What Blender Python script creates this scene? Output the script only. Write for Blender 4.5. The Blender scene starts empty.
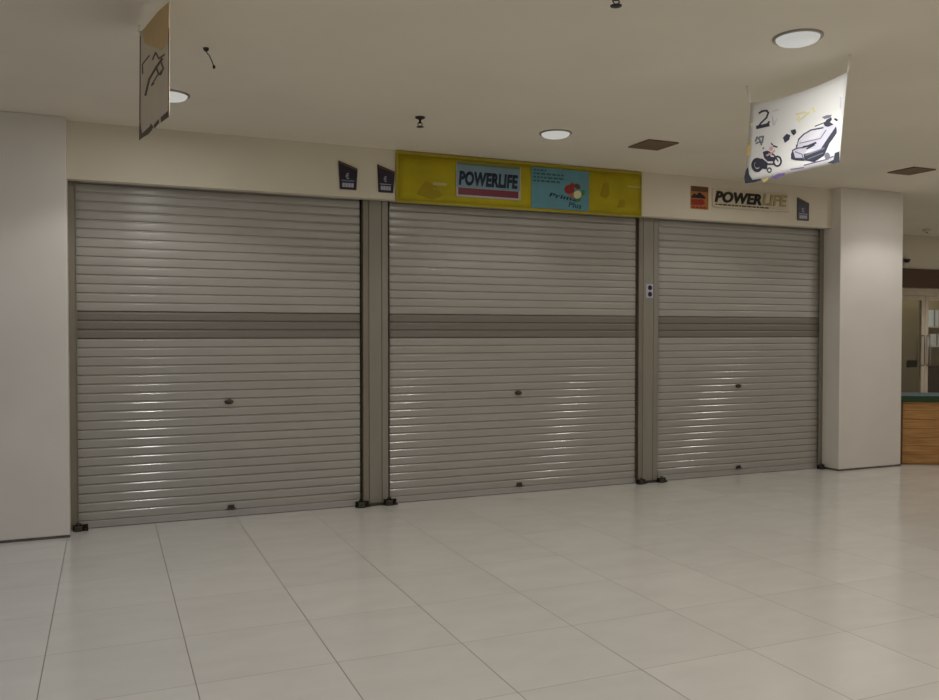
import bpy, bmesh, math, random
from mathutils import Vector, Matrix
random.seed(4)
scn = bpy.context.scene
COL = scn.collection
PI = math.pi

# ------------------------------------------------------------------ camera
F_PX, YAW, PIT, ROLL, EYE = 846.28, 0.4049, -0.0209, 0.0003, 1.47
cam_d = bpy.data.cameras.new('camera'); cam_d.sensor_width = 36.0
cam_d.lens = F_PX * 36.0 / 939.0; cam_d.clip_end = 100
cam = bpy.data.objects.new('camera', cam_d); COL.objects.link(cam)
FW = Vector((math.sin(YAW) * math.cos(PIT), math.cos(YAW) * math.cos(PIT), math.sin(PIT)))
RT = Vector((math.cos(YAW), -math.sin(YAW), 0)); UP = RT.cross(FW)
RT2 = RT * math.cos(ROLL) + UP * math.sin(ROLL); UP2 = -RT * math.sin(ROLL) + UP * math.cos(ROLL)
m = Matrix((RT2, UP2, -FW)).transposed().to_4x4(); m.translation = Vector((0, 0, EYE))
cam.matrix_world = m
scn.camera = cam
O = Vector((0, 0, EYE))


def ray(x, y):
    return FW + RT2 * ((x - 469.5) / F_PX) + UP2 * ((350 - y) / F_PX)


def on_y(x, y, Y):
    d = ray(x, y); return O + d * (Y / d.y)


def on_z(x, y, Z):
    d = ray(x, y); return O + d * ((Z - EYE) / d.z)


# ------------------------------------------------------------------ materials
def srgb(r, g, b):
    f = lambda c: (c / 255 / 12.92) if c / 255 <= 0.04045 else ((c / 255 + 0.055) / 1.055) ** 2.4
    return (f(r), f(g), f(b), 1)


def mat(name, rgb, rough=0.5, metal=0.0, var=0.08, scale=6.0, bump=0.0, bscale=60.0, spec=0.5, stretch=(1, 1, 1), coat=0.0):
    M = bpy.data.materials.new(name); M.use_nodes = True
    nt = M.node_tree; n = nt.nodes; l = nt.links
    b = n['Principled BSDF']
    b.inputs['Roughness'].default_value = rough; b.inputs['Metallic'].default_value = metal
    b.inputs['Specular IOR Level'].default_value = spec
    b.inputs['Coat Weight'].default_value = coat
    tc = n.new('ShaderNodeTexCoord'); mp = n.new('ShaderNodeMapping'); mp.inputs['Scale'].default_value = stretch
    l.new(tc.outputs['Object'], mp.inputs['Vector'])
    no = n.new('ShaderNodeTexNoise'); no.inputs['Scale'].default_value = scale; no.inputs['Detail'].default_value = 5
    l.new(mp.outputs[0], no.inputs['Vector'])
    rp = n.new('ShaderNodeMapRange'); rp.inputs[1].default_value = 0.3; rp.inputs[2].default_value = 0.7
    rp.inputs[3].default_value = 1 - var; rp.inputs[4].default_value = 1 + var
    l.new(no.outputs[0], rp.inputs[0])
    c = srgb(*rgb)
    mx = n.new('ShaderNodeVectorMath'); mx.operation = 'SCALE'; mx.inputs[0].default_value = c[:3]
    l.new(rp.outputs[0], mx.inputs['Scale']); l.new(mx.outputs[0], b.inputs['Base Color'])
    if bump:
        nb = n.new('ShaderNodeTexNoise'); nb.inputs['Scale'].default_value = bscale
        l.new(mp.outputs[0], nb.inputs['Vector'])
        bp = n.new('ShaderNodeBump'); bp.inputs['Strength'].default_value = bump; bp.inputs['Distance'].default_value = 0.004
        l.new(nb.outputs[0], bp.inputs['Height']); l.new(bp.outputs[0], b.inputs['Normal'])
    return M


def floor_mat():
    M = bpy.data.materials.new('polished_porcelain_tile'); M.use_nodes = True
    nt = M.node_tree; n = nt.nodes; l = nt.links; b = n['Principled BSDF']
    g = n.new('ShaderNodeNewGeometry'); sp = n.new('ShaderNodeSeparateXYZ'); l.new(g.outputs['Position'], sp.inputs[0])

    def mth(op, a, v=None, clamp=False):
        q = n.new('ShaderNodeMath'); q.operation = op; q.use_clamp = clamp
        for i, s in enumerate((a, v)):
            if s is None: continue
            if isinstance(s, (int, float)): q.inputs[i].default_value = s
            else: l.new(s, q.inputs[i])
        return q.outputs[0]
    T = 0.6
    outs = []; ids = []
    for ax, off in (('X', -0.2689), ('Y', 4.8707)):
        t = mth('DIVIDE', mth('SUBTRACT', sp.outputs[ax], off), T)
        fr = mth('FRACT', t); ids.append(mth('FLOOR', t))
        d = mth('MINIMUM', fr, mth('SUBTRACT', 1.0, fr))
        wid = 0.0048 if ax == 'X' else 0.0045
        e = mth('SUBTRACT', 1.0, mth('DIVIDE', d, wid), True)
        outs.append(mth('MULTIPLY', mth('MULTIPLY', e, 2.0, True), 0.85 if ax == 'X' else 0.72))
    line = mth('MAXIMUM', outs[0], outs[1])
    cb = n.new('ShaderNodeCombineXYZ'); l.new(ids[0], cb.inputs[0]); l.new(ids[1], cb.inputs[1])
    wn = n.new('ShaderNodeTexWhiteNoise'); wn.noise_dimensions = '2D'; l.new(cb.outputs[0], wn.inputs['Vector'])
    no = n.new('ShaderNodeTexNoise'); no.inputs['Scale'].default_value = 3.0; no.inputs['Detail'].default_value = 6
    mp = n.new('ShaderNodeMapping'); mp.inputs['Scale'].default_value = (1, 2.2, 1); l.new(g.outputs['Position'], mp.inputs[0])
    va = n.new('ShaderNodeVectorMath'); va.operation = 'ADD'; l.new(mp.outputs[0], va.inputs[0]); l.new(wn.outputs['Color'], va.inputs[1])
    l.new(va.outputs[0], no.inputs['Vector'])
    v = mth('ADD', mth('ADD', mth('MULTIPLY', no.outputs[0], 0.16), mth('MULTIPLY', wn.outputs['Value'], 0.05)), 0.89)
    sc = n.new('ShaderNodeVectorMath'); sc.operation = 'SCALE'; sc.inputs[0].default_value = srgb(*FLOOR_RGB)[:3]; l.new(v, sc.inputs['Scale'])
    mx = n.new('ShaderNodeMixRGB'); l.new(line, mx.inputs[0]); l.new(sc.outputs[0], mx.inputs[1]); mx.inputs[2].default_value = srgb(112, 98, 84)
    l.new(mx.outputs[0], b.inputs['Base Color'])
    rr = mth('ADD', mth('MULTIPLY', no.outputs[0], 0.10), 0.10)
    l.new(mth('ADD', rr, mth('MULTIPLY', line, 0.4)), b.inputs['Roughness'])
    b.inputs['Specular IOR Level'].default_value = 0.5
    bp = n.new('ShaderNodeBump'); bp.invert = True; bp.inputs['Strength'].default_value = 0.15; bp.inputs['Distance'].default_value = 0.002
    l.new(line, bp.inputs['Height']); l.new(bp.outputs[0], b.inputs['Normal'])
    return M


def emis(name, rgb, strength):
    M = bpy.data.materials.new(name); M.use_nodes = True
    b = M.node_tree.nodes['Principled BSDF']
    b.inputs['Base Color'].default_value = (0.02, 0.02, 0.02, 1); b.inputs['Emission Color'].default_value = srgb(*rgb)
    b.inputs['Emission Strength'].default_value = strength; b.inputs['Roughness'].default_value = 0.4
    return M


def glass_mat():
    M = bpy.data.materials.new('clear_glass'); M.use_nodes = True
    b = M.node_tree.nodes['Principled BSDF']
    b.inputs['Base Color'].default_value = (0.86, 0.9, 0.88, 1); b.inputs['Transmission Weight'].default_value = 1
    b.inputs['Roughness'].default_value = 0.02; b.inputs['IOR'].default_value = 1.45
    return M


FLOOR_RGB = (212, 208, 200)
M_floor = floor_mat()
M_ceil = mat('cream_painted_plasterboard', (240, 231, 214), 0.9, var=0.025, scale=1.6, bump=0.05, bscale=35)
M_wall = mat('cream_painted_wall', (226, 217, 198), 0.75, var=0.03, scale=2.2, bump=0.06, bscale=25)
M_col = mat('off_white_painted_column', (228, 222, 214), 0.6, var=0.03, scale=2.5, bump=0.06, bscale=20)
M_slat = mat('beige_painted_steel_slat', (168, 164, 157), 0.175, var=0.04, scale=3, stretch=(0.6, 1, 3), spec=0.8)
M_vslat = mat('grey_perforated_slat', (126, 120, 112), 0.35, var=0.05, scale=90, stretch=(1, 1, 1), spec=0.5)
M_rail = mat('bottom_rail_aluminium', (170, 166, 162), 0.3, var=0.05, spec=0.6)
M_post = mat('taupe_painted_steel_post', (144, 139, 127), 0.4, var=0.04, scale=4, stretch=(3, 3, 0.6))
M_guide = mat('guide_channel_steel', (134, 126, 112), 0.4, var=0.04, scale=4)
M_dark = mat('dark_recess', (26, 24, 22), 0.8)
M_lock = mat('dark_oxidised_steel', (48, 44, 40), 0.4, 0.7, var=0.2, scale=40)
M_lockb = mat('padlock_body_iron', (72, 68, 60), 0.45, 0.5, var=0.2, scale=40)
M_plastic = mat('dark_grey_plastic', (40, 38, 36), 0.5)
M_yellow = mat('yellow_vinyl', (178, 162, 0), 0.75, var=0.10, scale=5, bump=0.15, bscale=6)
M_yellow2 = mat('olive_yellow_print', (160, 140, 4), 0.75, var=0.1)
M_yellowl = mat('pale_yellow_edge', (170, 154, 36), 0.7)
M_cream = mat('cream_print', (190, 180, 110), 0.55)
M_lblue = mat('pale_blue_print', (120, 150, 164), 0.5, var=0.06)
M_white = mat('white_print', (176, 176, 172), 0.5)
M_cyan = mat('cyan_blue_poster_print', (96, 150, 164), 0.45, var=0.08, scale=5)
M_navy = mat('navy_print', (18, 34, 58), 0.5)
M_bluep = mat('mid_blue_print', (34, 72, 112), 0.5)
M_olive = mat('olive_green_print', (112, 128, 84), 0.5)
M_teal = mat('teal_print', (50, 96, 96), 0.5)
M_maroon = mat('maroon_print', (118, 38, 56), 0.5)
M_red = mat('red_print', (150, 40, 36), 0.5)
M_orange = mat('orange_print', (176, 112, 54), 0.5, var=0.08)
M_green = mat('green_print', (60, 130, 50), 0.5)
M_black = mat('black_print', (22, 18, 18), 0.5)
M_purple = mat('dark_purple_print', (28, 12, 42), 0.4)
M_lilac = mat('pale_lilac_print', (182, 178, 194), 0.5)
M_slate = mat('slate_blue_print', (92, 112, 132), 0.5)
M_board = mat('white_acrylic_board', (222, 210, 186), 0.35)
M_beige = mat('faded_gold_print', (186, 168, 126), 0.5)
M_brownp = mat('brown_print', (96, 70, 40), 0.5, var=0.1)
M_cloth = mat('white_banner_vinyl', (228, 228, 226), 0.6, var=0.02, scale=4)
M_clothold = mat('aged_banner_vinyl', (234, 220, 196), 0.6, var=0.05, scale=4)
M_string = mat('white_cotton_cord', (250, 246, 238), 0.8)
M_ink = mat('dark_navy_ink', (58, 60, 76), 0.6)
M_inkg = mat('grey_ink', (122, 124, 140), 0.6)
M_inkp = mat('violet_ink', (120, 96, 158), 0.6)
M_inky = mat('faint_yellow_ink', (228, 222, 176), 0.6)
M_inkl = mat('pale_lilac_ink', (204, 202, 216), 0.6)
M_inkpk = mat('pink_ink', (210, 160, 166), 0.6)
M_inkbr = mat('brown_ink', (104, 86, 70), 0.6)
M_trim = mat('satin_metal_lamp_ring', (160, 154, 146), 0.4, 0.3)
M_vent = mat('brown_vent_metal', (116, 94, 70), 0.5)
M_ventd = mat('dark_duct', (14, 11, 8), 0.8)
M_lens = emis('lit_frosted_lamp_lens', (255, 254, 246), 0.44)
M_wood = None
M_green_top = mat('dark_green_counter_edge', (28, 62, 30), 0.4)
M_blue_top = mat('blue_grey_counter_top', (96, 122, 136), 0.35)
M_aluw = mat('white_aluminium_frame', (196, 182, 164), 0.45)
M_glass = glass_mat()
M_brown = mat('dark_brown_lintel', (88, 64, 46), 0.6, var=0.06)
M_shopin = mat('dim_shop_wall', (150, 138, 112), 0.8)
M_curt = mat('olive_curtain', (96, 86, 62), 0.9, var=0.2, scale=14, stretch=(4, 4, 0.2))
M_maroonf = mat('dark_maroon_cabinet', (44, 16, 16), 0.5)
M_box = mat('pale_carton', (196, 200, 204), 0.7)


def wood_mat():
    M = bpy.data.materials.new('honey_wood_planks'); M.use_nodes = True
    nt = M.node_tree; n = nt.nodes; l = nt.links; b = n['Principled BSDF']
    tc = n.new('ShaderNodeTexCoord'); mp = n.new('ShaderNodeMapping'); mp.inputs['Scale'].default_value = (1.2, 1.2, 22)
    l.new(tc.outputs['Object'], mp.inputs[0])
    no = n.new('ShaderNodeTexNoise'); no.inputs['Scale'].default_value = 2.5; no.inputs['Detail'].default_value = 6
    l.new(mp.outputs[0], no.inputs['Vector'])
    r = n.new('ShaderNodeValToRGB'); l.new(no.outputs[0], r.inputs[0])
    r.color_ramp.elements[0].position = 0.3; r.color_ramp.elements[0].color = srgb(152, 108, 56)
    r.color_ramp.elements[1].position = 0.7; r.color_ramp.elements[1].color = srgb(200, 150, 90)
    l.new(r.outputs[0], b.inputs['Base Color']); b.inputs['Roughness'].default_value = 0.45
    return M


M_wood = wood_mat()


# ------------------------------------------------------------------ mesh helpers
def build(name, bm, material, parent=None, smooth=False, kind=None):
    bmesh.ops.recalc_face_normals(bm, faces=bm.faces)
    me = bpy.data.meshes.new(name); bm.to_mesh(me); bm.free()
    mats = material if isinstance(material, (list, tuple)) else [material]
    for mm in mats: me.materials.append(mm)
    if smooth:
        for p in me.polygons: p.use_smooth = True
    o = bpy.data.objects.new(name, me); COL.objects.link(o)
    if parent is not None:
        o.parent = parent; o.matrix_parent_inverse = Matrix.Identity(4)
        o.location = -Vector(parent.location) if not parent.get('local') else (0, 0, 0)
    if kind: o['kind'] = kind
    return o


def thing(name, label, cat, loc=(0, 0, 0), group=None, local=False, rz=0):
    """Empty at the base. Parts are given in world coordinates (local=False) or in the thing's own (local=True)."""
    o = bpy.data.objects.new(name, None); COL.objects.link(o); o.empty_display_size = 0.05
    o.location = loc; o.rotation_euler = (0, 0, rz)
    o['label'] = label; o['category'] = cat
    if group: o['group'] = group
    if local: o['local'] = 1
    return o


def tag(o, label, cat, group=None):
    o['label'] = label; o['category'] = cat
    if group: o['group'] = group
    return o


def box(bm, x0, x1, y0, y1, z0, z1, bev=0.0, mi=0):
    r = bmesh.ops.create_cube(bm, size=1.0)
    vs = r['verts']
    for v in vs:
        v.co = Vector(((x0 + x1) / 2 + v.co.x * (x1 - x0), (y0 + y1) / 2 + v.co.y * (y1 - y0), (z0 + z1) / 2 + v.co.z * (z1 - z0)))
    fs = set(f for v in vs for f in v.link_faces)
    for f in fs: f.material_index = mi
    if bev:
        es = list(set(e for v in vs for e in v.link_edges))
        bmesh.ops.bevel(bm, geom=es, offset=bev, segments=2, affect='EDGES', profile=0.5)
    return bm


def B(*a, **k):
    return box(bmesh.new(), *a, **k)


def prism(bm, pts, y0, y1, mi=0):
    """pts are (x, z); extruded between planes y0 and y1"""
    a = [bm.verts.new((x, y0, z)) for x, z in pts]; b = [bm.verts.new((x, y1, z)) for x, z in pts]
    fs = [bm.faces.new(a), bm.faces.new(b[::-1])]
    for i in range(len(pts)):
        j = (i + 1) % len(pts); fs.append(bm.faces.new((a[j], a[i], b[i], b[j])))
    for f in fs: f.material_index = mi
    return bm


def lathe(bm, prof, cx, cy, seg=32, flip=False):
    rings = []
    for r, z in prof:
        if r < 1e-6: rings.append([bm.verts.new((cx, cy, z))])
        else: rings.append([bm.verts.new((cx + r * math.cos(2 * PI * i / seg), cy + r * math.sin(2 * PI * i / seg), z)) for i in range(seg)])
    for a, b in zip(rings, rings[1:]):
        for i in range(seg):
            j = (i + 1) % seg
            if len(a) == 1 and len(b) == 1: continue
            if len(a) == 1: bm.faces.new((a[0], b[i], b[j]))
            elif len(b) == 1: bm.faces.new((a[i], b[0], a[j]))
            else: bm.faces.new((a[i], b[i], b[j], a[j]))
    return bm


def tube(bm, pts, r, seg=8):
    pts = [Vector(p) for p in pts]; rings = []
    for i, p in enumerate(pts):
        t = (pts[min(i + 1, len(pts) - 1)] - pts[max(i - 1, 0)]).normalized()
        a = t.orthogonal().normalized() if i == 0 else (rings_a - t * rings_a.dot(t)).normalized()
        rings_a = a; b = t.cross(a)
        rings.append([bm.verts.new(p + (a * math.cos(2 * PI * k / seg) + b * math.sin(2 * PI * k / seg)) * r) for k in range(seg)])
    for a, b in zip(rings, rings[1:]):
        for k in range(seg): bm.faces.new((a[k], a[(k + 1) % seg], b[(k + 1) % seg], b[k]))
    bm.faces.new(rings[0][::-1]); bm.faces.new(rings[-1])
    return bm


def text_bm(s, x0, x1, z0, z1, y, depth=0.003, shear=0.0, bold=0.02, slope=0.0):
    """text fitted to the box, standing on the plane y, facing -y"""
    cu = bpy.data.curves.new('t', 'FONT'); cu.body = s; cu.size = 1; cu.shear = shear; cu.offset = bold
    cu.space_character = 1.05; cu.resolution_u = 3
    o = bpy.data.objects.new('t', cu); COL.objects.link(o)
    dg = bpy.context.evaluated_depsgraph_get(); dg.update()
    me = bpy.data.meshes.new_from_object(o.evaluated_get(dg))
    bpy.data.objects.remove(o); bpy.data.curves.remove(cu)
    bm = bmesh.new(); bm.from_mesh(me); bpy.data.meshes.remove(me)
    xs = [v.co.x for v in bm.verts]; ys = [v.co.y for v in bm.verts]
    ax, bx, ay, by = min(xs), max(xs), min(ys), max(ys)
    for v in bm.verts:
        u = (v.co.x - ax) / (bx - ax); w = (v.co.y - ay) / (by - ay)
        v.co = Vector((x0 + u * (x1 - x0), y, z0 + w * (z1 - z0) + slope * u))
    r = bmesh.ops.extrude_face_region(bm, geom=bm.faces[:])
    for v in [g for g in r['geom'] if isinstance(g, bmesh.types.BMVert)]: v.co.y -= depth
    return bm


# ------------------------------------------------------------------ the setting
CE = 3.0           # ceiling height
YC = 6.68          # column fronts
YH = 6.80          # header front
YS = 6.935         # shutter curtain
XL, XR = -0.255, 7.12


def struct(name, bm, m_): return build(name, bm, m_, kind='structure')


struct('floor', B(-6.2, 15.2, -6.2, 12.2, -0.1, 0.0), M_floor)
struct('ceiling', B(-6.2, 15.2, -6.2, 12.2, CE, CE + 0.1), M_ceil)
struct('wall_left', B(-6.2, -6.0, -6.2, 12.2, 0, CE), M_wall)
struct('wall_right', B(15.0, 15.2, -6.2, 12.2, 0, CE), M_wall)
struct('wall_rear', B(-6.0, 15.0, -6.2, -6.0, 0, CE), M_wall)
struct('wall_back', B(-6.0, 15.0, 12.0, 12.2, 0, CE), M_wall)
struct('column_left', B(-1.16, XL, YC, 7.3, 0, CE, 0.006), M_col)
struct('column_right', B(XR, 8.035, YC, 7.5, 0, CE, 0.006), M_col)
struct('wall_header', B(XL, XR, YH, YS - 0.045, 2.582, CE), M_wall)
struct('wall_front', B(-6.0, -1.16, YC + 0.06, YC + 0.26, 0, CE), M_wall)
struct('wall_light_stop', B(XL, XR, 7.35, 7.45, 0, CE), M_shopin)  # unseen wall close behind the shutters, added to stop light leaks
struct('wall_passage', B(7.6, 7.75, 7.5, 9.6, 0, CE), M_wall)
bm = B(-1.165, XL + 0.004, YC - 0.006, YC, 0, 0.018); box(bm, XR - 0.004, 8.04, YC - 0.006, YC, 0, 0.018)
struct('trim_1', bm, mat('dirty_skirting_line', (96, 88, 82), 0.7, var=0.3, scale=20))
struct('trim_2', B(XR - 0.006, XR, YC, YS - 0.06, 0, 0.018), mat('dirty_skirting_line_side', (96, 88, 82), 0.7, var=0.3, scale=20))
# far wall with the glass door
YF = 9.5
DX0, DX1, DZ = 11.25, 12.95, 2.14
bm = B(7.75, DX0, YF, YF + 0.15, 0, CE); box(bm, DX1, 15.0, YF, YF + 0.15, 0, CE); box(bm, DX0, DX1, YF, YF + 0.15, DZ, CE)
struct('wall_far', bm, M_wall)
struct('trim_3', B(7.8, 14.9, YF - 0.03, YF, 2.17, 2.47), M_brown)

# ------------------------------------------------------------------ glass door far right
dr = bpy.data.objects.new('door_1', None); COL.objects.link(dr); dr['kind'] = 'structure'; dr.location = (DX0, YF, 0)
bm = B(DX0, DX1, YF - 0.02, YF + 0.06, 2.05, DZ); box(bm, DX0, DX0 + 0.07, YF - 0.02, YF + 0.06, 0, 2.05); box(bm, DX1 - 0.07, DX1, YF - 0.02, YF + 0.06, 0, 2.05)
build('door_frame', bm, M_aluw, dr)
for a, b_ in ((DX0 + 0.08, 11.92), (11.925, DX1 - 0.08)):
    bm = B(a, a + 0.075, YF - 0.01, YF + 0.035, 0.01, 2.045, 0.004); box(bm, b_ - 0.075, b_, YF - 0.01, YF + 0.035, 0.01, 2.045, 0.004)
    box(bm, a + 0.075, b_ - 0.075, YF - 0.01, YF + 0.035, 1.975, 2.045); box(bm, a + 0.075, b_ - 0.075, YF - 0.01, YF + 0.035, 0.01, 0.12)
    lf = build('door_leaf', bm, M_aluw, dr)
    g = build('glass_pane', B(a + 0.07, b_ - 0.07, YF + 0.008, YF + 0.014, 0.11, 1.985), M_glass, lf)
    g.location = (0, 0, 0)
    hx = 11.86 if a < 11.5 else 11.98
    hb = tube(bmesh.new(), [(hx, YF - 0.012, 0.95), (hx, YF - 0.06, 0.95), (hx, YF - 0.06, 1.42), (hx, YF - 0.012, 1.42)], 0.012)
    h_ = build('door_handle', hb, M_trim, lf, smooth=True); h_.location = (0, 0, 0)
# things inside that shop
sh = thing('display_cabinet', 'dark maroon cabinet inside the far shop behind the glass door', 'cabinet', (14.2, 10.9, 0))
build('cabinet_body', B(13.83, 14.7, 10.7, 11.1, 0, 0.86, 0.01), M_maroonf, sh)
build('cabinet_top', B(13.8, 14.73, 10.67, 11.13, 0.86, 0.9, 0.005), M_brown, sh)
tag(build('curtain', B(12.6, 13.62, 10.9, 10.93, 0.3, 2.5), M_curt), 'olive drape hanging inside the far shop behind left door leaf', 'curtain')
struct('wall_interior', B(10.5, 15.0, 11.2, 11.3, 0, CE), M_shopin)
for zz, lb in ((1.2, 'lower pale wall shelf at the back of the far shop'), (1.56, 'upper pale wall shelf at the back of the far shop')):
    t = thing('wall_shelf', lb, 'shelf', (14.2, 11.1, zz))
    build('shelf_board', B(13.75, 14.6, 10.93, 11.2, zz, zz + 0.02), M_aluw, t)
    for xx in (13.8, 14.5): build('shelf_bracket', B(xx, xx + 0.02, 11.0, 11.2, zz - 0.12, zz), M_aluw, t)
for (xa, za, w_, h_, lb) in ((13.9, 1.58, 0.22, 0.3, 'pale carton on upper shelf of rack in the far shop'), (13.95, 1.22, 0.26, 0.22, 'white carton on lower shelf of rack in the far shop')):
    t = thing('carton', lb, 'box', (xa, 11.05, za))
    build('carton_body', B(xa, xa + w_, 10.96, 11.15, za, za + h_, 0.004), M_box, t)
    build('carton_tape', B(xa + w_ / 2 - 0.02, xa + w_ / 2 + 0.02, 10.958, 11.152, za, za + h_ + 0.002), M_slate, t)
nb = thing('door_notice', 'small dark rectangular notice on glass of far left door leaf', 'notice', (11.66, YF, 0.9))
build('notice_panel', B(11.545, 11.775, YF + 0.003, YF + 0.008, 0.92, 1.03), M_black, nb)
build('lettering', text_bm('PUSH', 11.6, 11.72, 0.955, 0.995, YF + 0.003, 0.001), M_brownp, nb) if False else None
cm = thing('security_camera', 'tiny dark dome camera high on far wall above the brown lintel', 'camera', (11.46, YF, 2.55))
bm = bmesh.new(); lathe(bm, [(0, 2.555), (0.03, 2.56), (0.045, 2.585), (0.05, 2.61), (0, 2.61)], 11.46, YF - 0.05, 16)
build('dome', bm, M_plastic, cm, True)
bm = B(11.43, 11.49, YF - 0.06, YF, 2.61, 2.63); box(bm, 11.45, 11.47, YF - 0.012, YF, 2.47, 2.612); build('bracket', bm, M_wall, cm)

# ------------------------------------------------------------------ wood counter beside right column
ca = math.atan2(6.56 - 6.747, 8.487 - 8.139)
ct = thing('service_counter', 'honey wood counter of horizontal planks with dark green edged top beside right column', 'counter', (8.10, 6.766, 0), local=True, rz=ca)
build('plank_front', (lambda bm: [box(bm, 0.045, 2.0, 0.0, 0.02, 0.012 + k * 0.0985, 0.012 + k * 0.0985 + 0.0957, 0.002) for k in range(7)] and bm)(bmesh.new()), M_wood, ct)
build('corner_strip', B(0, 0.043, 0.0, 0.05, 0, 0.70, 0.003), mat('dark_brown_corner_strip', (104, 74, 44), 0.5), ct)  # darker brown strip at the left end of the counter
build('carcass', B(0.012, 1.99, 0.022, 0.5, 0.0, 0.70), M_wood, ct)
build('top_edge', B(-0.01, 2.02, -0.03, -0.016, 0.702, 0.764, 0.003), M_green_top, ct)
build('counter_top', B(-0.01, 2.02, -0.015, 0.52, 0.702, 0.768, 0.003), M_blue_top, ct)

# ------------------------------------------------------------------ roller shutters
PITCH = 0.06843
Z_RAIL = 1.4236 - 20 * PITCH       # bottom of the slats
POSTS = [(1.985, 2.205), (4.745, 4.972)]
OPEN = [(XL, POSTS[0][0]), (POSTS[0][1], POSTS[1][0]), (POSTS[1][1], XR)]


def slats(x0, x1, k0, k1):
    bm = bmesh.new(); prev = None
    prof = []
    for k in range(k0, k1):
        z = Z_RAIL + k * PITCH; y = YS - 0.011
        prof.append((YS + 0.002, z + 0.0005))                    # back of the groove under this slat
        segs = [(0.003, -62), (0.003, -20), (0.001, -3.0)] + [(0.0105, a) for a in (-2.5, -1, 0.5, 2.0)] + [(0.001, 3.5), (0.0009, 16), (0.0006, 30)] + [(0.003, a) for a in (33, 36, 39, 42, 46)]
        tot = sum(l * math.cos(math.radians(a)) for l, a in segs); f = (PITCH - 0.005) / tot
        # a positive angle leans the face upwards, so going up it recedes (+y)
        dy = [l * f * math.sin(math.radians(a)) for l, a in segs]
        y = YS + 0.0005; zz = z + 0.0008
        prof.append((y, zz))
        for (l, a), d in zip(segs, dy):
            y += d; zz += l * f * math.cos(math.radians(a)); prof.append((y, zz))
        prof.append((YS + 0.003, zz + 0.0008))
    front = [(bm.verts.new((x0, y, z)), bm.verts.new((x1, y, z))) for y, z in prof]
    back = [(bm.verts.new((x0, YS + 0.012, z)), bm.verts.new((x1, YS + 0.012, z))) for z in (prof[0][1], prof[-1][1])]
    for a, b in zip(front, front[1:]): bm.faces.new((a[0], a[1], b[1], b[0]))
    bm.faces.new((back[0][1], back[0][0], back[1][0], back[1][1]))
    bm.faces.new((front[0][1], front[0][0], back[0][0], back[0][1]))
    bm.faces.new((front[-1][0], front[-1][1], back[1][1], back[1][0]))
    return bm


SHL = ['large beige roller shutter left of the three, beside left column', 'middle beige roller shutter, under the yellow banner between the two posts',
       'right beige roller shutter, next to right column under the white letter board']
lockx = [0.889, 3.453, 5.986]; handx = [0.900, 3.465, 5.994]
for i, (a, b_) in enumerate(OPEN):
    x0, x1 = a + 0.022, b_ - 0.022
    t = thing('roller_shutter', SHL[i], 'roller shutter', ((x0 + x1) / 2, YS, 0), 'closed shop roller shutters')
    build('lower_slats', slats(x0, x1, 0, 20), M_slat, t, True)
    build('vent_band', slats(x0, x1, 20, 23), M_vslat, t, True)['label'] = 'grey band of three vented slats'
    build('upper_slats', slats(x0, x1, 23, 41), M_slat, t, True)
    bm = B(x0, x1, YS - 0.014, YS + 0.012, 0.006, Z_RAIL - 0.001, 0.004); box(bm, x0, x1, YS - 0.019, YS - 0.0135, 0.004, 0.02, 0.002)
    build('bottom_rail', bm, M_rail, t)
    zl = 0.918
    bm = lathe(bmesh.new(), [(0, 0), (0.018, 0), (0.026, 0.005), (0.028, 0.012), (0.028, 0.02)], 0, 0, 20)
    for v in bm.verts: v.co = Vector((lockx[i] + v.co.x * 1.25, YS - 0.026 + v.co.z, zl + v.co.y * 0.7))
    lk = build('lock', bm, M_lockb, t, True); lk['label'] = 'small dark keyhole lock'
    bm = B(handx[i] - 0.035, handx[i] + 0.035, YS - 0.03, YS - 0.012, 0.066, 0.072, 0.002)
    box(bm, handx[i] - 0.025, handx[i] + 0.025, YS - 0.022, YS - 0.008, 0.07, 0.095, 0.004)
    build('pull_handle', bm, M_lockb, t)['label'] = 'small dark pull handle'

ZT = 2.86
PL = ['taupe steel guide post between left and middle shutters', 'taupe steel guide post with white sticker between middle and right shutters']
for i, (a, b_) in enumerate(POSTS):
    t = thing('guide_post', PL[i], 'post', ((a + b_) / 2, YS, 0), 'shutter guide posts')
    c0, c1 = a + 0.052, b_ - 0.058
    bm = B(c0, c1, 6.904, 7.0, 0, ZT, 0.003)
    build('post_body', bm, M_post, t)
    for s, (u0, u1) in enumerate(((a, c0 - 0.004), (c1 + 0.004, b_))):
        bm = B(u0, u1, 6.904, 6.908, 0, ZT, 0.0012); box(bm, u0, u1, 6.962, 6.967, 0, ZT)
        if s == 0: box(bm, u1 - 0.01, u1, 6.908, 6.962, 0, ZT)
        else: box(bm, u0, u0 + 0.01, 6.908, 6.962, 0, ZT)
        build('guide_channel', bm, M_guide if s == 0 else M_post, t)
    if True:
        bm = B(c0 - 0.05, c1 + 0.05, 6.874, 6.903, 0.0, 0.022, 0.002)
        build('foot_bracket', bm, M_lockb, t)
for i, (a, b_, lab) in enumerate(((XL, XL + 0.055, 'narrow steel guide rail at the left column'), (XR - 0.06, XR, 'narrow steel guide rail at the right column'))):
    t = thing('guide_rail', lab, 'guide rail', ((a + b_) / 2, YS, 0), 'shutter end rails')
    a += 0.001; b_ -= 0.001
    bm = B(a, b_, 6.904, 6.908, 0, ZT, 0.0012); box(bm, a, b_, 6.962, 6.967, 0, ZT)
    box(bm, a, a + 0.01, 6.908, 6.962, 0, ZT) if i == 0 else box(bm, b_ - 0.01, b_, 6.908, 6.962, 0, ZT)
    build('rail_channel', bm, M_guide, t)
    build('edge_lip', B(b_ - 0.004, b_, 6.894, 6.903, 0, ZT) if i == 0 else B(a, a + 0.004, 6.894, 6.903, 0, ZT), M_post, t)

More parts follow.
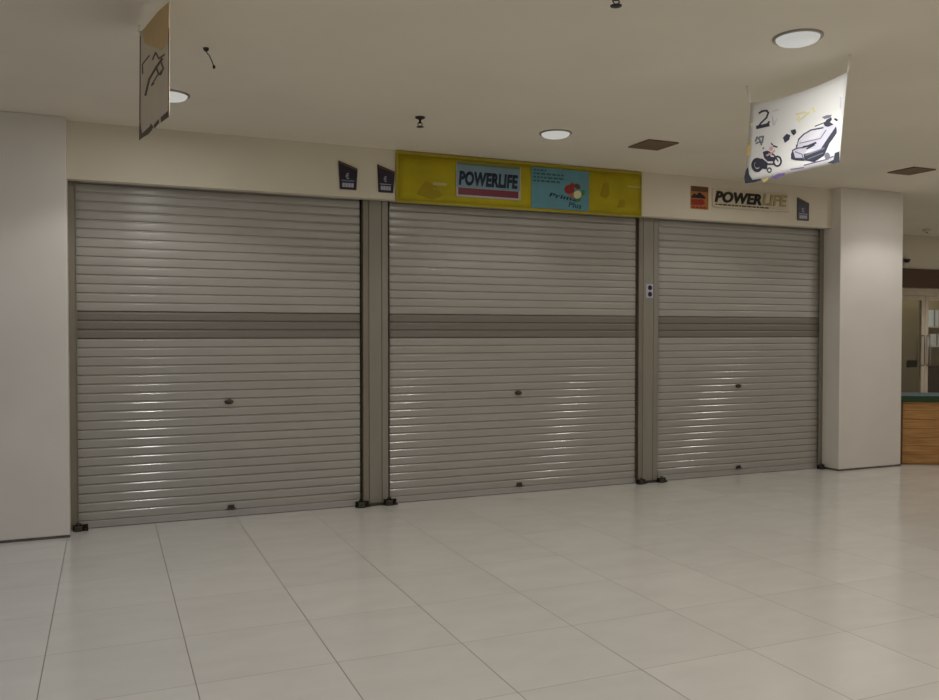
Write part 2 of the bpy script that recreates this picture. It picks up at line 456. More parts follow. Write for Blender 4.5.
# ------------------------------------------------------------------ padlocks on the floor bolts
PADS = [(-0.195, 'dark padlock on floor bolt at foot of left column', 0.95), (1.955, 'dark padlock at foot of left post, under left shutter edge', 1.05),
        (2.20, 'dark padlock at foot of left post, under middle shutter edge', 1.05), (4.745, 'dark padlock at foot of right post, under middle shutter edge', 0.9),
        (4.985, 'dark padlock at foot of right post, under right shutter edge', 0.9), (7.055, 'dark padlock on floor bolt at foot of right column', 0.9)]


def padlock(x, lab, s):
    y = 6.845
    t = thing('padlock', lab, 'padlock', (x, y, 0), 'padlocks along the shutter feet', local=True)
    build('lock_body', B(-0.036 * s, 0.02 * s, -0.02, 0.014, 0.0, 0.044 * s, 0.006), M_lockb, t)
    pts = [(0.012 * s + 0.0, -0.003, 0.03 * s)]
    pts = [(-0.026 * s + 0.018 * s * (1 - math.cos(q)), -0.003, 0.038 * s + 0.03 * s * math.sin(q)) for q in [PI * k / 8 for k in range(9)]]
    build('shackle', tube(bmesh.new(), pts, 0.005), M_lock, t, True)
    bm = B(-0.05 * s, 0.06 * s, 0.014, 0.024, 0.0, 0.05 * s, 0.002)
    build('hasp', bm, M_lock, t)
    build('slide_bolt', tube(bmesh.new(), [(0.02 * s, -0.004, 0.012), (0.062 * s, -0.004, 0.012)], 0.009), M_lock, t, True)


for a in PADS: padlock(*a)

# ------------------------------------------------------------------ yellow banner over the middle shutter
YB = YH - 0.012
bx0, bx1, bz0, bz1 = 2.238, 4.690, 2.566, 2.988


def sag(x):  # the sheet hangs a touch lower at its left end
    return 0.012 * (x - bx0) / (bx1 - bx0) - 0.006


t = thing('shop_banner', 'long yellow banner over the middle shutter with white and blue panels', 'banner', ((bx0 + bx1) / 2, YB, bz0))
bm = bmesh.new(); n = 24; fr = []; bk = []
for k in range(n + 1):
    x = bx0 + (bx1 - bx0) * k / n; row = []; rb = []
    for q in range(5):
        z = bz0 + (bz1 - bz0) * q / 4 + sag(x)
        y = YB - 0.0025 * math.sin(k * 0.9) * math.sin(PI * q / 4)
        row.append(bm.verts.new((x, y, z))); rb.append(bm.verts.new((x, YH - 0.002, z)))
    fr.append(row); bk.append(rb)
for k in range(n):
    for q in range(4):
        bm.faces.new((fr[k][q], fr[k + 1][q], fr[k + 1][q + 1], fr[k][q + 1])); bm.faces.new((bk[k][q], bk[k][q + 1], bk[k + 1][q + 1], bk[k + 1][q]))
    bm.faces.new((fr[k][0], bk[k][0], bk[k + 1][0], fr[k + 1][0])); bm.faces.new((fr[k][4], fr[k + 1][4], bk[k + 1][4], bk[k][4]))
for q in range(4):
    bm.faces.new((fr[0][q], fr[0][q + 1], bk[0][q + 1], bk[0][q])); bm.faces.new((fr[n][q], bk[n][q], bk[n][q + 1], fr[n][q + 1]))
build('banner_sheet', bm, M_yellow, t, True)
Y1 = YB - 0.003
bm = B(bx0, bx1, Y1 - 0.002, Y1, bz1 - 0.022, bz1 + 0.004); box(bm, bx0, bx1, Y1 - 0.002, Y1, bz0 - 0.004, bz0 + 0.02); box(bm, bx0, bx0 + 0.02, Y1 - 0.002, Y1, bz0 + 0.02, bz1 - 0.022); box(bm, bx1 - 0.014, bx1, Y1 - 0.002, Y1, bz0 + 0.02, bz1 - 0.022)
build('hem', bm, M_yellowl, t)
# faded figures printed in the yellow
pr_ = lambda pts: build('faded_print', prism(bmesh.new(), pts, Y1 - 0.0015, Y1), M_yellow2, t)
pr_([(2.42, 2.64), (2.5, 2.76), (2.6, 2.72), (2.66, 2.64), (2.56, 2.6)])
pr_([(4.24, 2.74), (4.27, 2.86), (4.32, 2.87), (4.33, 2.76), (4.29, 2.72)])
pr_([(4.42, 2.64), (4.45, 2.72), (4.50, 2.72), (4.50, 2.65)])
for xa, xb, za, zb, mm in ((2.567, 2.695, 2.727, 2.752, M_cream), (2.567, 2.68, 2.690, 2.704, M_yellowl), (4.53, 4.685, 2.842, 2.856, M_cream), (4.37, 4.45, 2.825, 2.842, M_yellowl)):
    build('caption_strip', B(xa, xb, Y1 - 0.002, Y1, za, zb), mm, t)
# white and pale blue panel
pw = build('name_panel', B(2.782, 3.402, Y1 - 0.003, Y1, 2.645, 2.945), M_white, t)
pw['label'] = 'white and pale blue panel with navy lettering over a maroon strip'
Y2 = Y1 - 0.003


def sub(name, bm, m_, par):
    o = build(name, bm, m_, par); o.location = (0, 0, 0); return o


sub('blue_field', prism(bmesh.new(), [(2.79, 2.725), (3.394, 2.725), (3.394, 2.94), (2.79, 2.94)], Y2 - 0.0015, Y2), M_lblue, pw)
sub('green_stripe', B(2.79, 3.394, Y2 - 0.003, Y2 - 0.0015, 2.918, 2.942), M_olive, pw)
sub('lettering', text_bm('POWERLIFE', 2.805, 3.375, 2.742, 2.868, Y2 - 0.0015, 0.002, 0.12, 0.05), M_navy, pw)
sub('maroon_strip', B(2.80, 3.38, Y2 - 0.0015, Y2, 2.662, 2.722), M_maroon, pw)
sub('tagline', text_bm('SPORT & HEALTH', 2.83, 3.35, 2.68, 2.705, Y2 - 0.0015, 0.001), M_inkpk, pw) if False else None
# cyan poster with the flower
pb = build('flower_panel', B(3.51, 4.108, Y1 - 0.003, Y1, 2.59, 2.955), M_cyan, t)
pb['label'] = 'cyan blue panel with a red and yellow flower mark'
bm = bmesh.new()
for k, (xa, xb) in enumerate(((3.53, 3.66), (3.53, 3.84), (3.53, 3.85), (3.53, 3.80))):
    z = 2.93 - k * 0.032
    x = xa
    while x < xb:
        w_ = random.uniform(0.018, 0.05); box(bm, x, min(x + w_, xb), Y2 - 0.001, Y2, z - 0.008, z + 0.008); x += w_ + 0.012
sub('text_lines', bm, M_teal, pb)
bm = bmesh.new()


def disc(bm, cx, cz, r, y0, y1, n=14, sx=1.0, rot=0.0):
    pts = []
    for k in range(n):
        a = 2 * PI * k / n; u, w = r * sx * math.cos(a), r * math.sin(a)
        pts.append((cx + u * math.cos(rot) - w * math.sin(rot), cz + u * math.sin(rot) + w * math.cos(rot)))
    prism(bm, pts, y0, y1)


disc(bm, 3.90, 2.775, 0.042, Y2 - 0.002, Y2, sx=1.25); disc(bm, 3.93, 2.81, 0.028, Y2 - 0.0022, Y2)
sub('red_petal', bm, M_red, pb)
bm = bmesh.new(); disc(bm, 3.985, 2.735, 0.036, Y2 - 0.0024, Y2, sx=1.2, rot=0.5); sub('yellow_petal', bm, M_inky, pb)
bm = bmesh.new(); disc(bm, 3.985, 2.81, 0.024, Y2 - 0.0018, Y2, sx=1.4, rot=-0.4); sub('dark_petal', bm, M_brownp, pb)
bm = bmesh.new(); disc(bm, 4.04, 2.755, 0.022, Y2 - 0.0018, Y2, sx=1.3, rot=0.9); disc(bm, 3.99, 2.69, 0.02, Y2 - 0.0018, Y2, sx=1.5); sub('green_leaf', bm, M_green, pb)
sub('orange_petal', prism(bmesh.new(), [(3.90, 2.73), (3.925, 2.69), (3.95, 2.735), (3.93, 2.75)], Y2 - 0.0026, Y2), M_orange, pb)
sub('lettering', text_bm('Prima', 3.69, 3.98, 2.700, 2.738, Y2, 0.001, 0.2, 0.02, slope=-0.032), M_navy, pb)
sub('lettering', text_bm('Plus', 3.89, 4.03, 2.618, 2.665, Y2, 0.001, 0.2, 0.02, slope=-0.012), M_bluep, pb)

# ------------------------------------------------------------------ small purple plaques
PQ = [((1.748, 2.871), (1.908, 2.814), (1.897, 2.640), (1.760, 2.640), 'small dark purple plaque with slanted top on header, first from left'),
      ((2.078, 2.866), (2.230, 2.814), (2.213, 2.637), (2.089, 2.637), 'small dark purple plaque with slanted top touching the yellow banner'),
      ((6.634, 2.877), (6.788, 2.825), (6.786, 2.642), (6.636, 2.642), 'small dark purple plaque on header right of the letter board')]
for i, (tl, tr, br, bl, lab) in enumerate(PQ):
    t = thing('unit_plaque', lab, 'sign', (tl[0], YH, bl[1]), 'purple plaques on the header')
    build('plaque_panel', prism(bmesh.new(), [tl, tr, br, bl], YH - 0.012, YH), M_purple, t)
    ya = YH - 0.012; x0, w_ = bl[0], br[0] - bl[0]; z0 = bl[1]
    build('pale_mark', text_bm('€' if i != 2 else 't', x0 + 0.33 * w_, x0 + 0.55 * w_, z0 + 0.085, z0 + 0.135, ya, 0.0015), M_lilac, t)
    build('rule_line', B(x0 + 0.08 * w_, x0 + 0.86 * w_, ya - 0.0015, ya, z0 + 0.064, z0 + (0.078 if i == 0 else 0.070)), M_slate if i == 0 else M_lilac, t)
    bm = bmesh.new()
    for k in range(4):
        box(bm, x0 + (0.13 + 0.18 * k) * w_, x0 + (0.13 + 0.18 * k + 0.155) * w_, ya - 0.0015, ya, z0 + 0.018, z0 + 0.052)
    build('pale_block', bm, M_lilac, t)
    for q_ in ((tl, tr, tr, tl),):
        build('edge_band', prism(bmesh.new(), [(tl[0] + 0.004, tl[1] - 0.006), (tr[0] - 0.002, tr[1] - 0.004), (tr[0] - 0.002, tr[1] - 0.016), (tl[0] + 0.004, tl[1] - 0.02)], ya - 0.001, ya), M_brownp, t)

# ------------------------------------------------------------------ red poster and letter board, right header
t = thing('poster', 'small square red and orange poster on header left of the letter board', 'poster', (5.38, YH, 2.684))
build('poster_sheet', B(5.272, 5.484, YH - 0.006, YH, 2.684, 2.907), M_orange, t)
ya = YH - 0.006
build('olive_band', B(5.276, 5.48, ya - 0.001, ya, 2.855, 2.903), M_brownp, t)
build('dark_figure', prism(bmesh.new(), [(5.276, 2.80), (5.31, 2.835), (5.34, 2.82), (5.37, 2.85), (5.41, 2.83), (5.45, 2.80), (5.44, 2.79), (5.276, 2.79)], ya - 0.0015, ya), M_black, t)
build('red_field', prism(bmesh.new(), [(5.276, 2.72), (5.276, 2.775), (5.42, 2.782), (5.44, 2.74), (5.40, 2.722)], ya - 0.0015, ya), M_red, t)
bm = bmesh.new()
for k in range(4): box(bm, 5.285 + k * 0.045, 5.32 + k * 0.045, ya - 0.001, ya, 2.692, 2.708)
build('text_line', bm, M_red, t)
t = thing('letter_board', 'cream board with raised dark and gold POWERLIFE letters over right shutter', 'sign', (6.02, YH, 2.715))
build('board', B(5.530, 6.505, YH - 0.02, YH, 2.716, 2.892, 0.003), M_board, t)
ya = YH - 0.02
build('dark_lettering', text_bm('POWER', 5.548, 6.135, 2.762, 2.874, ya, 0.012, 0.2, 0.035), M_black, t)
build('gold_lettering', text_bm('LIFE', 6.15, 6.47, 2.768, 2.878, ya, 0.012, 0.15, 0.02), M_beige, t)['label'] = 'pale gold letters of the word LIFE'
build('ledge', B(5.535, 6.50, ya - 0.025, ya, 2.716, 2.728, 0.002), M_board, t)
bm = bmesh.new(); x = 5.56
while x < 6.2:
    w_ = random.uniform(0.02, 0.06); box(bm, x, x + w_, ya - 0.002, ya, 2.735, 2.748); x += w_ + 0.012
build('tagline', bm, M_brownp, t)

# ------------------------------------------------------------------ sticker on the right post
t = thing('notice_sticker', 'white sticker with two dark round marks on the right post', 'sticker', (4.88, 6.904, 1.81))
build('sticker_sheet', B(4.829, 4.910, 6.901, 6.904, 1.806, 1.942), M_lilac, t)
for zc in (1.905, 1.842):
    bm = bmesh.new(); disc(bm, 4.872, zc, 0.024, 6.8995, 6.901); build('round_mark', bm, M_purple, t)

# ------------------------------------------------------------------ ceiling downlights
LX = [-2.32, 0.43, 3.18, 5.42, 7.66, 10.3]; LY = [5.75, 3.39, 1.03, -1.33, -3.69]
KNOWN = {(1, 0): ('round white ceiling downlight nearest the left column', (0.385, 5.795)), (2, 0): ('round white ceiling downlight in front of the yellow banner', (3.179, 5.742)),
         (2, 1): ('largest round white ceiling downlight, before the hanging car banner', (3.303, 3.39)), (3, 0): ('round white ceiling downlight hidden behind the hanging car banner', (5.42, 5.745))}
POWER = 24.0; GLOW = 4.6
for i, lx in enumerate(LX):
    for j, ly in enumerate(LY):
        if (i == 5 and j > 2): continue
        if (i == 5 and j == 1): lx, ly = 12.6, 7.6  # added unseen lamp, set off the grid to brighten the far wall
        lab, (px_, py_) = KNOWN.get((i, j), ('unseen round ceiling downlight outside the view', (lx, ly)))
        t = thing('ceiling_downlight', lab, 'ceiling light', (px_, py_, CE), 'round ceiling downlights', local=True)
        bm = lathe(bmesh.new(), [(0.125, 0.0), (0.125, -0.006), (0.121, -0.01), (0.112, -0.01), (0.109, -0.006), (0.109, -0.001)], 0, 0, 40)
        build('trim_ring', bm, M_trim, t, True)
        bm = lathe(bmesh.new(), [(0.1085, -0.004), (0.107, -0.014), (0.098, -0.024), (0.078, -0.032), (0.04, -0.037), (0.0, -0.038)], 0, 0, 40)
        build('lens', bm, M_lens, t, True)
        L = bpy.data.lights.new('bulb', 'SPOT'); L.energy = POWER; L.spot_size = math.radians(134); L.spot_blend = 0.30
        L.shadow_soft_size = 0.10; L.color = (1.0, 0.985, 0.955)
        L.energy = POWER * {(2, 0): 0.62, (3, 0): 0.75, (2, 1): 0.72, (3, 1): 0.45, (4, 1): 0.45, (4, 2): 0.7, (4, 0): 1.0, (5, 1): 3.4}.get((i, j), 1.0)
        if j == 2: L.energy *= 1.15
        if i == 0: L.color = (0.42, 0.60, 1.0); L.energy = POWER * 0.6  # unseen left row dimmed and coloured blue to add a cool tint there
        lo = bpy.data.objects.new('bulb', L); COL.objects.link(lo); lo.parent = t; lo.location = (0, 0, -0.055)
        G = bpy.data.lights.new('diffuser_glow', 'AREA'); G.shape = 'DISK'; G.size = 0.2; G.energy = GLOW * (1.5 if (i, j) == (2, 1) else min(1.3, L.energy / POWER)); G.color = L.color
        go = bpy.data.objects.new('diffuser_glow', G); COL.objects.link(go); go.parent = t; go.location = (0, 0, -0.045)

t = thing('ceiling_downlight', 'added unseen ceiling downlight brightening the far shop', 'ceiling light', (13.0, 10.3, CE), local=True)  # added lamp, out of sight, to brighten the shop interior
build('trim_ring', lathe(bmesh.new(), [(0.125, 0.0), (0.125, -0.006), (0.121, -0.01), (0.112, -0.01), (0.109, -0.006), (0.109, -0.001)], 0, 0, 40), M_trim, t, True)
build('lens', lathe(bmesh.new(), [(0.1085, -0.004), (0.107, -0.014), (0.098, -0.024), (0.078, -0.032), (0.04, -0.037), (0.0, -0.038)], 0, 0, 40), M_lens, t, True)
L = bpy.data.lights.new('bulb', 'SPOT'); L.energy = 95; L.spot_size = math.radians(150); L.spot_blend = 0.4; L.shadow_soft_size = 0.1; L.color = (1.0, 0.93, 0.84)
lo = bpy.data.objects.new('bulb', L); COL.objects.link(lo); lo.parent = t; lo.location = (0, 0, -0.055)

# ------------------------------------------------------------------ ceiling vents
for (x, y, lab) in ((4.10, 5.772, 'square brown ceiling vent between the middle downlight and the car banner'), (7.0, 5.735, 'square brown ceiling vent over the right column')):
    t = thing('ceiling_vent', lab, 'vent', (x, y, CE), 'square ceiling vents', local=True)
    h_ = 0.145
    bm = bmesh.new()
    for (a, b_, c, d) in ((-h_, h_, -h_, -h_ + 0.02), (-h_, h_, h_ - 0.02, h_), (-h_, -h_ + 0.02, -h_ + 0.02, h_ - 0.02), (h_ - 0.02, h_, -h_ + 0.02, h_ - 0.02)):
        box(bm, a, b_, c, d, -0.012, 0, 0.002)
    build('frame', bm, M_vent, t)
    build('duct', B(-h_ + 0.02, h_ - 0.02, -h_ + 0.02, h_ - 0.02, -0.003, 0.0), M_ventd, t)
    bm = bmesh.new()
    for k in range(6):
        yy = -0.105 + k * 0.042
        for z_ in (0,):
            a = [bm.verts.new(v) for v in ((-0.123, yy - 0.017, -0.004), (0.123, yy - 0.017, -0.004), (0.123, yy + 0.016, -0.011), (-0.123, yy + 0.016, -0.011))]
            b_ = [bm.verts.new(v.co + Vector((0, 0.0004, 0.0012))) for v in a]
            bm.faces.new(a); bm.faces.new(b_[::-1])
            for q in range(4): bm.faces.new((a[q], b_[q], b_[(q + 1) % 4], a[(q + 1) % 4]))
    build('louvre', bm, M_vent, t)

# ------------------------------------------------------------------ sprinklers, detector, dangling cord
for (x, y, s, lab) in ((2.06, 5.70, 1.0, 'small dark sprinkler head on ceiling before the left post'), (on_z(616, 6, 2.93).x, on_z(616, 6, 2.93).y, 1.0, 'small dark sprinkler head at the top edge of the photo')):
    t = thing('sprinkler_head', lab, 'sprinkler', (x, y, CE), 'ceiling sprinklers', local=True)
    build('escutcheon', lathe(bmesh.new(), [(0, 0), (0.036, 0), (0.034, -0.008), (0.018, -0.016), (0.0, -0.016)], 0, 0, 20), M_plastic, t, True)
    build('stem', lathe(bmesh.new(), [(0, -0.016), (0.008, -0.016), (0.008, -0.04), (0.013, -0.044), (0.0, -0.046)], 0, 0, 12), M_lock, t, True)
    bm = bmesh.new()
    for s_ in (-1, 1): tube(bm, [(0.010 * s_, 0, -0.038), (0.018 * s_, 0, -0.05), (0.004 * s_, 0, -0.066)], 0.003, 6)
    build('frame_arm', bm, M_lock, t, True)
    build('deflector', lathe(bmesh.new(), [(0, -0.064), (0.018, -0.066), (0.026, -0.068), (0.026, -0.071), (0, -0.072)], 0, 0, 18), M_plastic, t, True)
t = thing('smoke_detector', 'faint round detector on ceiling near the far wall', 'detector', (11.2, 8.9, CE), local=True)
build('housing', lathe(bmesh.new(), [(0, 0), (0.06, 0), (0.06, -0.02), (0.045, -0.04), (0, -0.042)], 0, 0, 24), M_wall, t, True)
build('sensor', lathe(bmesh.new(), [(0, -0.042), (0.02, -0.042), (0.015, -0.055), (0, -0.056)], 0, 0, 16), M_trim, t, True)
c_ = on_z(206, 48, CE)
t = thing('ceiling_hook', 'small dark hook with a dangling cord on ceiling right of the left banner', 'hook', tuple(c_), local=True)
build('hook_plate', lathe(bmesh.new(), [(0, 0), (0.016, 0), (0.014, -0.012), (0.004, -0.02), (0, -0.02)], 0, 0, 14), M_plastic, t, True)
d1 = on_y(209, 55, c_.y) - c_; d2 = on_y(214, 67, c_.y) - c_
build('cord', tube(bmesh.new(), [(0, 0, -0.018), tuple((d1 * 0.5) + Vector((0, 0.004, -0.01))), tuple(d1), tuple((d1 + d2) / 2 + Vector((0.002, 0, 0))), tuple(d2)], 0.0028, 6), M_black, t, True)
bm = bmesh.new(); bmesh.ops.create_icosphere(bm, subdivisions=2, radius=0.008)
for v in bm.verts: v.co = Vector((v.co.x, v.co.y, v.co.z * 1.4)) + d2
build('knot', bm, M_black, t, True)


# ------------------------------------------------------------------ hanging banners
class Sheet:
    """a vertical banner whose plane runs through two ceiling points; graphics are laid on it in (s, z)"""

    def __init__(self, a, b, bow):
        self.a = Vector((a[0], a[1], 0)); self.b = Vector((b[0], b[1], 0)); self.L = (self.b - self.a).length
        self.u = (self.b - self.a) / self.L; self.n = Vector((-self.u.y, self.u.x, 0)) * -1
        if self.n.dot(-self.a) < 0: self.n = -self.n
        self.bow = bow

    def sz(self, px, py):
        d = ray(px, py); t = (self.a - O).dot(self.n) / d.dot(self.n); p = O + d * t
        return ((p - self.a).dot(self.u), p.z)

    def P(self, s, z, off=0.0):
        w = self.bow * math.sin(PI * max(0, min(1, s / self.L))) * (0.4 + 0.6 * max(0, min(1, (2.95 - z) / 0.5)))
        return self.a + self.u * s + Vector((0, 0, z)) + self.n * (off + w)

    def poly(self, bm, pts, off=0.002, px=True):
        q = [self.sz(*p) for p in pts] if px else pts
        f = [bm.verts.new(self.P(s, z, off)) for s, z in q]; b = [bm.verts.new(self.P(s, z, 0.0004)) for s, z in q]
        bm.faces.new(f); n = len(f)
        for i in range(n): bm.faces.new((f[i], b[i], b[(i + 1) % n], f[(i + 1) % n]))
        return bm

    def stroke(self, bm, pts, w, off=0.002):
        """polyline in picture points, w in picture points"""
        for (x0, y0), (x1, y1) in zip(pts, pts[1:]):
            dx, dy = x1 - x0, y1 - y0; l = math.hypot(dx, dy) or 1
            nx, ny = -dy / l * w / 2, dx / l * w / 2; ex, ey = dx / l * w * 0.25, dy / l * w * 0.25
            self.poly(bm, [(x0 - ex + nx, y0 - ey + ny), (x1 + ex + nx, y1 + ey + ny), (x1 + ex - nx, y1 + ey - ny), (x0 - ex - nx, y0 - ey - ny)], off)
        return bm

    def ell(self, bm, cx, cy, rx, ry, off=0.002, n=16, rot=0):
        pts = []
        for k in range(n):
            a = 2 * PI * k / n; u, w = rx * math.cos(a), ry * math.sin(a)
            pts.append((cx + u * math.cos(rot) - w * math.sin(rot), cy + u * math.sin(rot) + w * math.cos(rot)))
        return self.poly(bm, pts, off)

    def ring(self, bm, cx, cy, rx, ry, w, off=0.002, n=16):
        pts = [(cx + rx * math.cos(2 * PI * k / n), cy + ry * math.sin(2 * PI * k / n)) for k in range(n + 1)]
        return self.stroke(bm, pts, w, off)

    def cloth(self, tl, tr, br, bl, sag_px, nu=16, nv=12):
        """corner picture points; the top edge sags by sag_px"""
        TL, TR, BR, BL = (Vector(self.sz(*p)) for p in (tl, tr, br, bl))
        bm = bmesh.new(); g = []; h = []
        for i in range(nu + 1):
            u = i / nu; r1 = []; r2 = []
            for k in range(nv + 1):
                v = k / nv
                p = (TL * (1 - u) + TR * u) * (1 - v) + (BL * (1 - u) + BR * u) * v
                z = p.y - sag_px * 4 * u * (1 - u) * (1 - v)
                x = p.x + 0.003 * math.sin(PI * v) * ((1 - u) - u)
                r1.append(bm.verts.new(self.P(x, z, 0.0))); r2.append(bm.verts.new(self.P(x, z, -0.0015)))
            g.append(r1); h.append(r2)
        for i in range(nu):
            for k in range(nv):
                bm.faces.new((g[i][k], g[i + 1][k], g[i + 1][k + 1], g[i][k + 1])); bm.faces.new((h[i][k], h[i][k + 1], h[i + 1][k + 1], h[i + 1][k]))
        for i in range(nu):
            bm.faces.new((g[i][0], h[i][0], h[i + 1][0], g[i + 1][0])); bm.faces.new((g[i][nv], g[i + 1][nv], h[i + 1][nv], h[i][nv]))
        for k in range(nv):
            bm.faces.new((g[0][k], g[0][k + 1], h[0][k + 1], h[0][k])); bm.faces.new((g[nu][k], h[nu][k], h[nu][k + 1], g[nu][k + 1]))
        return bm, TL, TR


S = Sheet((3.668, 4.188), (3.781, 3.495), 0.012)
t = thing('hanging_banner', 'white cloth banner printed with a car and a motorcycle hanging from ceiling at right', 'banner', (3.722, 3.84, 2.39))
bm, TL, TR = S.cloth((750.8, 102.8), (848, 71.8), (839.7, 163), (744.4, 184.6), 0.032)
build('banner_sheet', bm, M_cloth, t, True)
for (top, c) in (((3.668, 4.187, 3.0), TL), ((3.781, 3.495, 3.0), TR)):
    q = S.P(c.x, c.y)
    build('string', tube(bmesh.new(), [top, tuple(q + (Vector(top) - q) * 0.5 + Vector((0, 0, -0.004))), tuple(q)], 0.006, 6), M_string, t, True)
q = lambda X, Y: (730 + X / 4.83, 50 + Y / 4.83)                 # points read off an enlargement
e = lambda X, Y: (785 + X / 8.23, 90 + Y / 8.23)
k7 = lambda X, Y: (740 + X / 7.0, 90 + Y / 7.0)
# numeral
bm = bmesh.new()
S.stroke(bm, [k7(138, 162), k7(160, 148), k7(190, 145), k7(203, 160)], 1.8); S.stroke(bm, [k7(203, 160), k7(190, 195), k7(150, 232), k7(130, 260)], 1.5)
S.stroke(bm, [k7(122, 262), k7(205, 244)], 3.4); S.stroke(bm, [k7(190, 247), k7(210, 222)], 1.6)
build('numeral', bm, M_ink, t)
bm = bmesh.new()
S.stroke(bm, [k7(235, 150), k7(275, 138)], 1.0); S.stroke(bm, [k7(232, 185), k7(240, 245)], 1.2); S.stroke(bm, [k7(245, 250), k7(262, 205)], 0.9)
build('pale_lettering', bm, M_inkl, t)
bm = bmesh.new()
S.stroke(bm, [e(100, 200), e(160, 185), e(210, 190)], 1.8); S.stroke(bm, [e(105, 245), e(150, 235), e(190, 200)], 1.6); S.stroke(bm, [e(232, 150), e(250, 180)], 2.4); S.stroke(bm, [e(120, 215), e(125, 265)], 1.6)
build('yellow_lettering', bm, M_inky, t); bm = bmesh.new()
S.poly(bm, [k7(75, 235), k7(90, 228), k7(92, 250), k7(78, 262)])
build('yellow_lettering', bm, M_inky, t)
# car
bm = bmesh.new(); S.poly(bm, [e(70, 500), e(110, 450), e(130, 405), e(170, 360), e(230, 328), e(330, 290), e(420, 290), e(428, 340), e(370, 440), e(330, 540), e(250, 590), e(100, 575), e(66, 560)], 0.0012)
build('car_body_tint', bm, M_inkl, t)
bm = bmesh.new(); S.poly(bm, [e(135, 405), e(180, 365), e(230, 340), e(320, 322), e(290, 380), e(250, 405), e(150, 432)], 0.0016)
build('car_glass_tint', bm, mat('pale_grey_ink', (214, 214, 222), 0.6), t)
bm = bmesh.new()
S.poly(bm, [e(60, 530), e(75, 495), e(95, 560), e(165, 560), e(170, 585), e(95, 580), e(62, 570)])                     # front bumper shade
S.poly(bm, [e(165, 530), e(230, 515), e(300, 490), e(325, 450), e(360, 395), e(425, 300), e(432, 350), e(400, 400), e(370, 440), e(330, 540), e(250, 595), e(170, 580)], 0.002)  # flank
S.stroke(bm, [e(120, 410), e(165, 365), e(225, 330), e(320, 312)], 1.2)        # windscreen line
S.stroke(bm, [e(160, 470), e(200, 462), e(262, 436)], 1.8); S.stroke(bm, [e(190, 485), e(250, 452)], 1.4)
S.poly(bm, [e(325, 280), e(350, 245), e(385, 225), e(390, 245), e(375, 265), e(405, 285), e(360, 305), e(335, 298)])                    # mirror / roof corner
S.stroke(bm, [e(255, 300), e(335, 268)], 0.8); S.stroke(bm, [e(105, 455), e(108, 480)], 1.0); S.stroke(bm, [e(70, 500), e(115, 480), e(165, 475)], 1.0)
S.stroke(bm, [e(415, 240), e(432, 250)], 2.0); S.stroke(bm, [e(120, 415), e(108, 470)], 0.8)
build('printed_car', bm, M_ink, t)
bm = bmesh.new(); S.poly(bm, [e(310, 225), e(350, 208), e(390, 205), e(375, 228), e(330, 240)])
build('car_shading', bm, M_inkg, t)
for pts, w_ in (([e(130, 440), e(300, 400), e(345, 330)], 0.7), ([e(180, 540), e(330, 480)], 1.4), ([e(200, 570), e(320, 520)], 0.9), ([e(95, 510), e(150, 530), e(160, 560)], 1.0)):
    build('car_line', S.stroke(bmesh.new(), pts, w_, 0.0026), M_inkg, t)
build('car_wheel', S.ell(bmesh.new(), *e(355, 545), 2.6, 3.6), M_inkg, t)
# motorcycle
bm = bmesh.new()
S.ring(bm, *k7(125, 525), 4.6, 5.6, 3.0); S.ell(bm, *k7(125, 525), 2.6, 3.0); S.ring(bm, *k7(270, 500), 3.8, 4.8, 1.6)
S.poly(bm, [k7(100, 485), k7(160, 480), k7(200, 510), k7(195, 555), k7(150, 550), k7(120, 520)])
S.poly(bm, [k7(165, 435), k7(195, 425), k7(225, 470), k7(265, 470), k7(250, 500), k7(200, 500), k7(175, 475)])
S.stroke(bm, [k7(200, 430), k7(245, 455), k7(275, 500)], 1.2); S.stroke(bm, [k7(190, 520), k7(240, 520)], 1.6); S.ring(bm, *k7(213, 562), 1.9, 2.2, 1.0)
S.stroke(bm, [k7(240, 392), k7(268, 400)], 1.4); S.stroke(bm, [k7(225, 375), k7(235, 385)], 1.2)
build('printed_motorcycle', bm, M_ink, t)
bm = bmesh.new()
S.stroke(bm, [k7(195, 460), k7(235, 440), k7(250, 425)], 1.6, 0.0026); S.ell(bm, *k7(225, 410), 1.8, 2.2)
build('rider_print', bm, M_inkpk, t)
bm = bmesh.new()      # small printed devices
S.poly(bm, [k7(308, 335), k7(335, 308), k7(360, 318), k7(352, 350), k7(322, 370)]); S.poly(bm, [k7(362, 285), k7(395, 275), k7(402, 300), k7(385, 320), k7(370, 305)])
build('printed_device', bm, M_ink, t)
bm = bmesh.new()
S.stroke(bm, [k7(112, 360), k7(122, 330), k7(140, 345), k7(155, 385)], 1.5); S.stroke(bm, [k7(140, 330), k7(168, 325), k7(160, 370)], 1.5); S.stroke(bm, [k7(115, 375), k7(150, 360)], 1.3); S.stroke(bm, [k7(165, 410), k7(172, 405)], 1.2)
build('grey_print', bm, M_inkg, t)
bm = bmesh.new()      # corners and lower edge
S.poly(bm, [k7(42, 560), k7(58, 540), k7(64, 590), k7(90, 630), k7(150, 622), k7(155, 632), k7(100, 648), k7(36, 655), k7(32, 610)]); S.poly(bm, [e(355, 600), e(405, 575), e(415, 520), e(450, 505), e(452, 595), e(400, 608)])
build('dark_corner', bm, M_ink, t)
bm = bmesh.new()
S.poly(bm, [k7(225, 615), k7(270, 590), k7(325, 582), k7(318, 600), k7(255, 622)]); S.stroke(bm, [e(170, 620), e(340, 575), e(405, 545)], 1.0); S.stroke(bm, [e(60, 655), e(165, 640)], 1.0)
build('violet_edge', bm, M_inkp, t)
bm = bmesh.new()
S.poly(bm, [k7(160, 632), k7(200, 615), k7(205, 628), k7(175, 648)]); S.poly(bm, [k7(50, 400), k7(72, 380), k7(76, 345), k7(84, 350), k7(66, 460), k7(46, 470)])
build('orange_edge', bm, mat('ochre_ink', (220, 194, 124), 0.6), t)
bm = bmesh.new()
